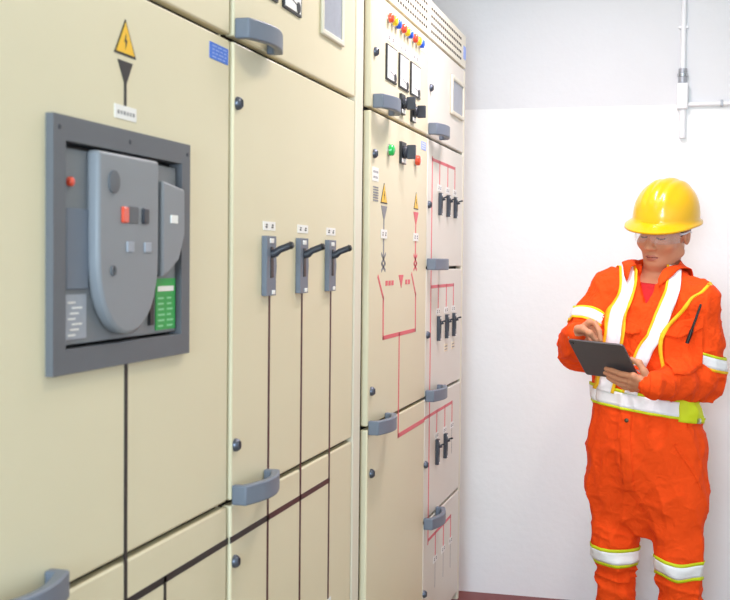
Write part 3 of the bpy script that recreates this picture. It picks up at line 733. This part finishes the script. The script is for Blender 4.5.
mi[face_ & (np.abs(ahx-.0315) < .0155) & (np.abs(hl[:, 2]-lash) < .0025)] = 3
body = np_mesh('body', V, Q, ['skin', 'skin_lip', 'brow_hair', 'hair_black', 'lip_line'], mi, MAN)

# ---- hair
HF = Field()
HF.ell(Hd(0, -.016, .030), A3(.081, .101, .094)*HS, .01, HR)
def hair_post(P, d):
    q = hloc(P); cut = np.maximum(.0-q[:, 2]-.020*(q[:, 1] < -.02)-.03*(np.clip(-q[:, 1]-.02, 0, 1) > .0), -1)
    front = q[:, 1]-(.052+.35*np.clip(q[:, 2]-.02, 0, 1))
    low = np.where(q[:, 1] > .022, .040-q[:, 2], np.where(q[:, 1] > .004, -.004-q[:, 2], np.where(q[:, 1] > -.035, .022-q[:, 2], -.050-q[:, 2])))
    return np.maximum(d+.0012*vnoise(P*260), np.maximum(front, low)*HS)
V, Q = HF.mesh(.0035, hair_post)
np_mesh('hair', V, Q, ['hair_black'], None, MAN)

# ---- coverall
CF = Field(); TF = Field()                        # TF: trunk only, carries the vest
secs = [(.52, -.006, .0, .10, .08), (.58, -.006, .0, .140, .105), (.64, -.005, 0, .169, .130), (.70, -.004, 0, .189, .150), (.76, -.004, 0, .197, .157), (.82, -.006, 0, .198, .155), (.93, -.012, 0, .186, .138), (1.05, -.006, 0, .190, .140), (1.18, .004, .0, .192, .138), (1.27, .012, .004, .184, .122), (1.335, .018, .01, .150, .095), (1.378, .026, .024, .100, .080)]
sz = np.array([q[0] for q in secs])
def trunk(p):
    z = p[:, 2]; cx_, cy_, a, b_ = [np.interp(z, sz, [q[i] for q in secs]) for i in (1, 2, 3, 4)]
    q = p-np.stack([cx_, cy_, z], 1); u = q @ LD; v = q @ FD
    r = np.sqrt((u/a)**2+(v/b_)**2); d = (r-1)*np.minimum(a, b_)*.92
    return np.maximum(d, np.maximum(sz[0]-z, z-sz[-1])*.9)
for f_ in (CF, TF): f_.op(trunk, (-.27, -.24, .52), (.28, .24, 1.44), .03)
shl = lambda f_: (f_.cap(Lsh, A3(.05, 0, 1.33), .070, .075, .05), f_.cap(Rsh, A3(0, .05, 1.34), .068, .075, .05))
shl(CF); shl(TF)
CF.chain([Lsh, Lsh*.5+Lel*.5+A3(.006, 0, 0), Lel], [.076, .074, .072], .03); CF.chain([Lel, Lel*.45+Lwr*.55, Lel*.02+Lwr*.98], [.066, .056, .044], .025)
CF.chain([Rsh, Rsh*.5+Rel*.5+A3(-.008, 0, 0), Rel], [.070, .066, .063], .03); CF.chain([Rel, Rel*.45+Rwr*.55, Rel*.07+Rwr*.93], [.063, .054, .041], .025)
for hp, kn, an, w in ((hipR, kneeR, ankR, -1), (hipL, kneeL, ankL, 1)):
    CF.chain([hp-A3(0, 0, .02), hp*.5+kn*.5+A3(w*.004, 0, 0), kn, an], [.110, .097, .070, .065], .05)
CF.cap((-.012, 0, .68), (-.006, -.005, .515), .10, .060, .05)
# open neck: wedge cut to the shirt
vdir = A3(math.sin(math.radians(28))*-1, -math.cos(math.radians(28)), 0); vl = A3(-vdir[1]*1, vdir[0], 0); 
if vl[0] < 0: vl = -vl
VB = A3(.012, 0, 1.285)                            # bottom of the V
def vcut(p):
    q = p-VB; u = q @ vl; z = q[:, 2]; v = q @ vdir
    return np.maximum(np.maximum(np.abs(u-.06*z)*.9-.50*np.maximum(z, 0), -z), -.01-v)
CF.op(vcut, (-.15, -.25, 1.26), (.16, .02, 1.44), .006, True)
CF.cap(NB-A3(0, 0, .02), Hd(0, -.02, -.03), .073, .075, .004, True)
def folds(P, d):
    x, y, z = P.T
    big = np.clip((z-.40)/.2, 0, 1)
    n1 = 1-np.abs(vnoise(P*A3(15, 15, 7)+3.1)); n2 = 1-np.abs(vnoise(P*A3(20, 20, 22)+9.7)); n3 = vnoise(P*A3(42, 42, 30))
    arm = np.minimum(np.linalg.norm(P-Lel, axis=1), np.linalg.norm(P-Rel, axis=1)); armw = np.clip(1-arm/.22, 0, 1)
    knee = np.clip(1-np.abs(z-.27)/.16, 0, 1)+.6*np.clip(1-np.abs(z-.46)/.08, 0, 1)
    bunch = 1-np.abs(vnoise(np.stack([x*9+y*5, y*9, z*34+x*8], 1)))
    hipf = np.clip(1-np.abs(z-.64)/.22, 0, 1)
    diag = 1-np.abs(vnoise(np.stack([(x-.0)*10+np.abs(x)*0, y*8, z*12+np.abs(x+.01)*26], 1)+5.5))
    amp = .011*(n1**3)+.009*(n2**3)*(.45+armw)+.0014*n3+.013*knee*bunch**2.2+.009*hipf*diag**3+.011*armw*bunch**2
    return d-amp+.0065
V, Q = CF.mesh(.0052, folds)
COV = np_mesh('coverall', V, Q, ['orange_cloth'], None, MAN)
# undershirt
SF = Field(); SF.op(lambda p: trunk(p)+.026, (-.27, -.24, 1.15), (.28, .24, 1.44), .01)
SF.cap(NB, NB-A3(.02, .02, .05), .070, .09, .02)
def shirt_post(P, d): return np.maximum(d, np.maximum(1.20-P[:, 2], P[:, 2]-1.350-.15*(P[:, 1]+.03)))
V, Q = SF.mesh(.006, shirt_post); np_mesh('undershirt', V, Q, ['red_cotton'], None, MAN, label='red undershirt in the open neck')

# ---- strips laid on the cloth
def march(F, p, d, off, n=110, amp=True):
    p = p.copy()
    for _ in range(n):
        s_ = F(p)-off; p += d*np.clip(s_, -.02, .05)[:, None]*.75
    return p
def dens(P, n):
    P = [A3(*p) for p in P]; out = []; m_ = len(P)-1
    for i in range(n+1):
        t = i/n*m_; k = min(int(t), m_-1); u = t-k
        a, b_, c, d = P[max(k-1, 0)], P[k], P[k+1], P[min(k+2, m_)]
        out.append(.5*((2*b_)+(c-a)*u+(2*a-5*b_+4*c-d)*u*u+(3*b_-a-3*c+d)*u**3))
    return np.array(out)
VIEW = A3(0, 1, 0)
def keep(mb, G, ok, m_):
    n0 = len(mb.f); mb.grid(G, lambda i, j: m_); b_ = G.shape[1]; good = []
    q = [ok[i, j] and ok[i, j+1] and ok[i+1, j] and ok[i+1, j+1] and np.linalg.norm(G[i, j]-G[i+1, j]) < .05 for i in range(G.shape[0]-1) for j in range(b_-1)]
    mb.f[n0:] = [f for f, k in zip(mb.f[n0:], q) if k]; mb.m[n0:] = [f for f, k in zip(mb.m[n0:], q) if k]
def strip(mb, F, path, cols, off, n=40, d=VIEW, dirs=None):
    # path points lie before the cloth; cols = [(across0, across1, material)]
    P = dens(path, n); D = np.tile(d, (n+1, 1)) if dirs is None else dens(dirs, n); D /= np.linalg.norm(D, axis=1)[:, None]
    tg = np.gradient(P, axis=0); tg -= (tg*D).sum(1)[:, None]*D; tg /= np.linalg.norm(tg, axis=1)[:, None]; ac = np.cross(tg, D)
    for a0, a1, m_ in cols:
        us = np.linspace(a0, a1, max(3, int(abs(a1-a0)/.007)+1))
        G = np.array([march(F, P+ac*u, D, off) for u in us]); ok = np.array([np.abs(F(q)-off) < .006 for q in G]).T
        G = G.transpose(1, 0, 2); keep(mb, G, ok, m_)
def ringband(mb, F, c, ax, cols, off, a0=0, a1=360, n=64, r=.30, tilt=None, wob=0):
    c = A3(*c); ax = A3(*ax)/np.linalg.norm(ax); u = np.cross(ax, A3(0, 1, 0) if abs(ax[1]) < .8 else A3(1, 0, 0)); u /= np.linalg.norm(u); v = np.cross(ax, u)
    an = np.radians(np.linspace(a0, a1, n+1)); dr = np.cos(an)[:, None]*u+np.sin(an)[:, None]*v
    for b0, b1, m_ in cols:
        ts = np.linspace(b0, b1, max(3, int(abs(b1-b0)/.008)+1))
        wv = wob*np.sin(an*3+1)[:, None]*ax
        G = np.array([march(F, c+ax*t_+wv+dr*r, -dr, off) for t_ in ts]); mb.grid(G.transpose(1, 0, 2), lambda i, j: m_)
    return mb
def seg(mb, F, path, w, off, m_, n=30): strip(mb, F, path, [(-w/2, w/2, m_)], off, n)
class Folded:                                     # cloth surface with its folds
    def __init__(s, f): s.f = f
    def __call__(s, p):
        d = s.f(p); k = np.abs(d) < .05
        if k.any(): d[k] = folds(p[k], d[k])
        return d
CX = Folded(CF); TX = Folded(TF)
W_, Y_ = 'reflective_white', 'yellow_trim'
# shoulder straps: up the back, over the shoulder, down the chest to the belt
def over(top, front, zc=1.27, yc=.03):
    P = []; D_ = []
    for a, x in top:                              # angle round the shoulder: 0 = back, 90 = top, 180 = front
        a = math.radians(a); P.append((x, yc+.4*math.cos(a), zc+.4*math.sin(a))); D_.append((0, -math.cos(a), -math.sin(a)))
    for x, z in front: P.append((x, -.4, z)); D_.append((0, 1, 0))
    return P, D_
VEST = ringband(MB(), TX, (0, 0, .930), A3(.13, 0, 1), [(-.036, -.027, 'lime_trim'), (-.027, .022, W_), (.022, .033, 'lime_trim')], .006, n=110, r=.34).build('safety_vest', MAN, smooth=True, solid=.0018)
st = MB(); P_, D_ = over([(5, -.058), (35, -.062), (62, -.069), (90, -.074), (115, -.080), (140, -.089), (160, -.101)], [(-.126, 1.245), (-.143, 1.145), (-.152, 1.05), (-.166, .965)])
strip(st, TX, P_, [(-.029, -.020, Y_), (-.020, .019, W_), (.019, .028, Y_)], .009, 90, dirs=D_)
st.build('shoulder_strap', VEST, smooth=True, solid=.0018)
st = MB(); P_, D_ = over([(5, .085), (35, .086), (62, .086), (90, .085), (115, .076), (140, .062), (160, .046)], [(.012, 1.247), (-.016, 1.178), (-.052, 1.110), (-.078, 1.03), (-.092, .965)])
strip(st, TX, P_, [(-.025, -.017, Y_), (-.017, .023, W_)], .010, 90, dirs=D_)
st.build('shoulder_strap', VEST, smooth=True, solid=.0018)
st = MB(); P_, D_ = over([(5, .185), (35, .186), (62, .188), (90, .186), (115, .176), (140, .150), (158, .118)], [(.070, 1.258), (.024, 1.205), (.002, 1.165), (.000, 1.115), (.012, 1.05), (.02, .965)], yc=-.11, zc=1.285)
strip(st, TX, P_, [(-.006, .006, Y_)], .011, 100, dirs=D_)
st.build('armhole_trim', VEST, smooth=True, solid=.0018)
# lime side block of the belt, and a loop of lime piping at the front
sp = ringband(MB(), TX, (0, 0, .928), A3(.13, 0, 1), [(-.042, .034, 'lime_trim')], .0095, 112, 150, 16, .34)
# ---- bands on sleeves and trouser legs
UL, UR = Field(), Field()
UL.chain([Lsh, Lsh*.5+Lel*.5+A3(.006, 0, 0), Lel], [.076, .074, .072], .03); UR.chain([Rsh, Rsh*.5+Rel*.5+A3(-.008, 0, 0), Rel], [.070, .066, .063], .03)
def bands(name, c, ax, cols, fld=None, wob=0, r=.13, label=None): ringband(MB(), Folded(fld) if fld else CX, c, ax, cols, .0055, 0, 360, 60, r, wob=wob).build(name, COV, smooth=True, solid=.0015, label=label)
aL = Lel-Lsh; aR = Rel-Rsh
bl = [(-.027, -.018, 'lime_trim'), (-.018, .018, W_), (.018, .027, Y_)]
bands('arm_band', Lsh+aL*.72, aL+A3(-.10, 0, 0), bl, UL); bands('arm_band', Rsh+aR*.60, aR+A3(-.02, -.05, .0), bl, UR)
lg = [(-.034, -.022, 'lime_trim'), (-.022, .022, W_), (.022, .034, 'lime_trim')]
bands('leg_band', (-.090, .06, .362), (.02, .0, 1), lg, None, .002); bands('leg_band', (.104, -.09, .352), (.06, .0, 1), lg, None, .006)
# ---- collar: two folded flaps round the neck opening
CB = Field(); CB.ops = list(TF.ops); CB.cap(NB-A3(0, 0, .08), NB-A3(0, 0, .015), .066, .064, .03)
def collar(sgn, name):
    n = 36; G = []; C0 = A3(NB[0]+.002, NB[1]-.006, 0); dn = A3(0, 0, -1)
    for i in range(n+1):
        t = i/n; deg = 180*(1-t)+(13 if sgn > 0 else 30)*t; a = math.radians(deg)*sgn
        dr = vdir*math.cos(a)+vl*math.sin(a)
        ks = [13, 30, 50, 80, 120, 180]
        ri = np.interp(deg, ks, [.150, .112, .090, .078, .075, .075]); ro = np.interp(deg, ks, [.172, .158, .140, .126, .118, .112])
        zt = np.interp(deg, ks, [1.30, 1.372, 1.408, 1.428, 1.436, 1.440])
        row = []
        def hit(r, off):
            for _ in range(30):
                q = march(CB, (C0+dr*r+A3(0, 0, 1.62))[None], dn[None], off, 140)[0]
                if q[2] > 1.24: return q
                r -= .003
            return C0+dr*r+A3(0, 0, 1.3)
        top = C0+dr*ri+A3(0, 0, zt); h0 = hit(ri, .004)
        if h0[2] > top[2]-.004: top = h0+A3(0, 0, .006)
        row.append(C0+dr*(ri-.004)+A3(0, 0, top[2]-.028 if deg > 45 else top[2]-.006)); row.append(top)
        for k in (.12, .35, .6, .85, 1):
            q = hit(ri+(ro-ri)*k, .0125+(.006 if sgn < 0 else .002)+.004*math.sin(k*3.1)); 
            lift = max(0, 1-k/.55)*max(0, top[2]-.002-q[2]); row.append(q+A3(0, 0, lift*.9))
        G.append(row)
    MB().grid(np.array(G), lambda i, j: 'orange_cloth').build(name, COV, smooth=True, solid=.0025)
collar(1, 'collar'); collar(-1, 'collar')
# ---- placket, buttons, pockets
mb = MB(); strip(mb, CX, [(.000, -.40, 1.285), (-.040, -.40, 1.19), (-.080, -.40, 1.08), (-.092, -.40, .98)], [(-.016, .016, 'orange_cloth')], .0025, 30)
strip(mb, CX, [(-.100, -.40, .895), (-.106, -.40, .80), (-.100, -.40, .70), (-.085, -.40, .62)], [(-.017, .017, 'orange_cloth')], .0025, 30)
mb.build('placket', COV, smooth=True, solid=.002)
def stud(x, z, r=.0075):
    p = march(CX, A3(x, -.4, z)[None], VIEW[None], .004)[0]
    n_ = 14; R = np.array([[0, 0, 1], [-.45, 0, 0], [0, 1, 0]])
    mb = MB(); V = []; prof = [(r, .0), (r, .003), (r*.6, .0045)]
    dd = A3(-.35, -.93, .0); a = np.cross(dd, A3(0, 0, 1)); b_ = np.cross(a, dd)
    for rr, h_ in prof:
        for i in range(n_): V.append(p+dd*(h_-.001)+a*rr*math.cos(2*math.pi*i/n_)+b_*rr*math.sin(2*math.pi*i/n_))
    F = [(k*n_+i, k*n_+(i+1) % n_, (k+1)*n_+(i+1) % n_, (k+1)*n_+i) for k in range(2) for i in range(n_)]+[tuple(2*n_+i for i in range(n_))]
    mb.add(V, F, 'button_metal').build('button', COV, smooth=True)
stud(-.101, .873); stud(.008, 1.235, .006)
mb = MB()
def patch(mb, top, bot, m_, off, n=18):
    Tt = dens(top, n); Bb = dens(bot, n); G = np.array([march(CX, Tt*(1-k)+Bb*k, VIEW[None], off+.004*math.sin(k*1.6)) for k in np.linspace(0, 1, 9)])
    mb.grid(G, lambda i, j: m_)
patch(mb, [(.020, -.4, 1.215), (.075, -.4, 1.228), (.140, -.4, 1.245)], [(-.001, -.4, 1.178), (.025, -.4, 1.172), (.062, -.4, 1.165), (.095, -.4, 1.178), (.140, -.4, 1.203)], 'orange_cloth', .006)
mb.build('pocket_flap', COV, smooth=True, solid=.0025)
mb = MB(); patch(mb, [(.012, -.4, 1.180), (.075, -.4, 1.185), (.138, -.4, 1.205)], [(.016, -.4, 1.055), (.075, -.4, 1.050), (.140, -.4, 1.07)], 'orange_cloth', .0035)
mb.build('chest_pocket', COV, smooth=True, solid=.002)
mb = MB(); patch(mb, [(-.108, -.4, 1.222), (-.09, -.4, 1.215), (-.062, -.4, 1.205)], [(-.108, -.4, 1.180), (-.09, -.4, 1.172), (-.062, -.4, 1.180)], 'orange_cloth', .001)
mb.build('pocket_flap', COV, smooth=True, solid=.0025)
mb = MB(); strip(mb, CX, [(.055, -.4, .80), (.06, -.4, .785), (.12, -.4, .70), (.150, -.4, .645)], [(-.004, .004, 'orange_cloth')], .003, 24); mb.build('hip_pocket_seam', COV, smooth=True, solid=.002)
q = march(CX, A3(.135, -.4, .876)[None], VIEW[None], .004)[0]
mb = MB(); mb.box(-.018, .018, -.003, .003, -.010, .010, 'chrome', np.array([[.85, .5, 0], [-.5, .85, 0], [0, 0, 1]]), q); mb.build('buckle', COV, bevel=.002)
mb = MB(); strip(mb, CX, [(.10, -.4, .872), (.14, -.4, .880), (.175, -.4, .888)], [(-.014, .014, 'orange_cloth')], .003, 16); mb.build('waist_tab', COV, smooth=True, solid=.003)
sp.build('belt_side_panel', VEST, smooth=True, solid=.002, label='lime yellow side block of the vest belt')
# ---- hard hat
yw, ph, ro = math.radians(41), math.radians(11), math.radians(7)
x_ = A3(-math.cos(yw), math.sin(yw), 0); y_ = A3(-math.sin(yw)*math.cos(ph), -math.cos(yw)*math.cos(ph), -math.sin(ph)); z_ = np.cross(x_, y_)
KX = x_*math.cos(ro)+z_*math.sin(ro); KZ = z_*math.cos(ro)-x_*math.sin(ro); KR = np.array([KX, y_, KZ]); KC = A3(.064, .035, 1.584)
n = 96; rows = []
def rim(ph_):                                     # dome base
    return .112*math.sin(ph_), .129*math.cos(ph_)
for k in range(26):
    t = (k/25)*math.pi/2; cr = math.sin(t)**.92; ch = math.cos(t)**.86 if math.cos(t) > 1e-9 else 0; row = []
    for i in range(n):
        a = 2*math.pi*i/n; bx_, by_ = rim(a); x = bx_*cr; y = by_*cr-.006*ch; z = .136*ch
        rg = 0
        for c_, w_, h_ in ((0, .017, .005), (.040, .012, .0035), (-.040, .012, .0035)):
            rg += h_*math.exp(-((x-c_)/w_)**4)
        fade = min(1, max(0, (z-.040)/.03)); nr = A3(x/.112, y/.129, z/.136); nr /= max(np.linalg.norm(nr), 1e-6)
        row.append(A3(x, y, z)+nr*rg*fade)
    rows.append(row)
for q_, dz in ((.3, -.003), (.75, -.006), (1.0, -.008), (1.0, -.012)):
    row = []
    for i in range(n):
        a = 2*math.pi*i/n; bx_, by_ = rim(a); f_ = max(0, math.cos(a))**2.0
        w = (.009+.042*f_)*q_+.002; dx_, dy_ = math.sin(a), math.cos(a)
        row.append(A3(bx_+dx_*w, by_+dy_*w, dz-.014*f_*q_-.004*abs(math.sin(a))))
    rows.append(row)
G = KC+np.array(rows) @ KR
HAT = MB().grid(G, lambda i, j: 'helmet_yellow', closed=True).build('hard_hat', MAN, smooth=True, solid=.003, label='yellow hard hat')
def Kp(*p): return KC+np.array(p) @ KR
band = [[Kp(.094*math.sin(a)*s_, .112*math.cos(a)*s_-.004, z) for a in np.linspace(0, 2*math.pi, 49)[:-1]] for s_, z in ((1, .004), (.985, -.030))]
MB().grid(np.array(band), lambda i, j: 'helmet_inner', closed=True).build('headband', HAT, smooth=True, solid=.002)
mb = MB()
for sx in (-1, 1):
    p_ = Kp(sx*.1015, -.012, .058); mb.box(-.003, .003, -.013, .013, -.012, .010, 'helmet_yellow', KR.T, p_)
mb.build('slot_cap', HAT, bevel=.002)
# ---- safety glasses
n = 40; rows = []
for z, k_ in ((.021, 1.0), (.010, 1.015), (-.004, 1.02), (-.018, .995)):
    row = []
    for i in range(n+1):
        a = math.radians(-78+156*i/n); nose = .016*math.exp(-(math.degrees(a)/11)**2) if z < 0 else 0
        row.append(Hd(.082*math.sin(a)*k_, .022+.090*math.cos(a)*k_+.004, z+nose))
    rows.append(row)
GLS = MB().grid(np.array(rows), lambda i, j: 'clear_lens').build('safety_glasses', MAN, smooth=True, solid=.0018, label='clear wraparound safety glasses')
mb = MB()
for sx in (-1, 1): mb.tube([Hd(sx*.081, .040, .010), Hd(sx*.086, .010, .009), Hd(sx*.086, -.018, .012), Hd(sx*.083, -.036, .004)], [.0045, .004, .0035, .003], 'clear_plastic', 8)
mb.tube([Hd(.083*math.sin(math.radians(a)), .025+.0925*math.cos(math.radians(a)), .021) for a in range(-78, 79, 6)], .0022, 'clear_plastic', 6)
mb.build('temples', GLS, smooth=True)
# ---- boots
for an in (ankR, ankL):
    bf = Field(); bf.cap(an+A3(0, 0, .06), an-A3(0, 0, .03), .062, .058, .02); bf.cap(an-A3(0, 0, .045), an+toe-A3(0, 0, .052), .052, .046, .03)
    V, Q = bf.mesh(.006, lambda P, d: np.maximum(d, .012-P[:, 2])); bo = np_mesh('boot', V, Q, ['boot_black'], None, MAN)
    sf = Field(); sf.cap(an-A3(0, 0, .045), an+toe-A3(0, 0, .052), .057, .052, .02)
    V, Q = sf.mesh(.006, lambda P, d: np.maximum(d, np.maximum(.0012-P[:, 2], P[:, 2]-.022))); np_mesh('sole', V, Q, ['sole'], None, bo)

# ---- tablet and pens: things of their own
WM = Matrix.Translation((PX, PY, 0)) @ Matrix.Rotation(YAW, 4, 'Z')
def world(p): return np.array(WM @ Vector(p))
TB = Matrix((( *(Matrix.Rotation(YAW, 3, 'Z') @ Vector(e1)), 0), (*(Matrix.Rotation(YAW, 3, 'Z') @ Vector(e2)), 0), (*(Matrix.Rotation(YAW, 3, 'Z') @ Vector(en)), 0), (0, 0, 0, 1))).transposed()
TB.translation = Vector(world(T_C))
def rrect(w, h, r, n=6):
    return [(sx*(w-r)+r*math.cos(a0+math.pi/2*i/n), sy*(h-r)+r*math.sin(a0+math.pi/2*i/n)) for sx, sy, a0 in ((1, 1, 0), (-1, 1, math.pi/2), (-1, -1, math.pi), (1, -1, 3*math.pi/2)) for i in range(n+1)]
det = np.linalg.det(np.array([e1, e2, en]))
def slab(w, h, r, z0, z1, m_):
    o = rrect(w, h, r); n_ = len(o); V = [(x, y, z0) for x, y in o]+[(x, y, z1) for x, y in o]
    F = [tuple(range(n_))[::-1], tuple(range(n_, 2*n_))]+[(i, (i+1) % n_, n_+(i+1) % n_, n_+i) for i in range(n_)]
    return MB().add(V, F, m_)
TAB = slab(tw/2, th/2, .010, -.0036, .0036, 'tablet_grey').build('tablet', None, bevel=.0015)
TAB.matrix_world = TB; tag(TAB, 'dark grey tablet held in the hands of the man in orange', 'tablet')
slab(tw/2-.004, th/2-.004, .008, .0034, .0042, 'screen_black').build('screen', TAB)
MB().lathe([(.0065, 0), (.0065, .0012), (.004, .0016)], 0, 0, 'screen_black', 0, 18, R=[[0, 0, -1], [0, 1, 0], [1, 0, 0]]).build('camera_lens', TAB, (tw/2-.014, th/2-.014, .0036), smooth=True, angle=30)
def pen(name, a, b_, r, m_, label, extra):
    a = world(a); b_ = world(b_); d = b_-a; l_ = np.linalg.norm(d)
    o = MB().tube([(0, 0, 0), (0, 0, .010), (0, 0, l_-.004), (0, 0, l_)], [r*.3, r, r, r*.7], m_, 12).build(name, None, smooth=True, angle=40)
    o.location = a; o.rotation_mode = 'QUATERNION'; o.rotation_quaternion = Vector(d).to_track_quat('Z', 'Y')
    tag(o, label, 'pen'); extra(o, l_); return o
pen('stylus_pen', P_TIP, P_TOP, .0042, 'dark_plastic', 'dark pen in the right hand, writing on the tablet', lambda o, l: MB().tube([(0, 0, l-.045), (0, 0, l-.041)], .0046, 'chrome', 12).build('pen_ring', o, smooth=True, angle=40))
pa = march(CX, A3(.087, -.4, 1.150)[None], VIEW[None], .015)[0]; pb = march(CX, A3(.127, -.4, 1.284)[None], VIEW[None], .012)[0]
def clip(o, l):
    MB().tube([(0, 0, -.001), (0, 0, .048)], .0066, 'black_plastic', 12).build('pen_cap', o, smooth=True, angle=40)
    MB().box(.005, .0075, -.0025, .0025, .0, .05, 'chrome').build('clip', o, bevel=.0008)
pen('marker_pen', pa, pb, .0042, 'black_plastic', 'slim black pen standing in the chest pocket of the orange coverall', clip)
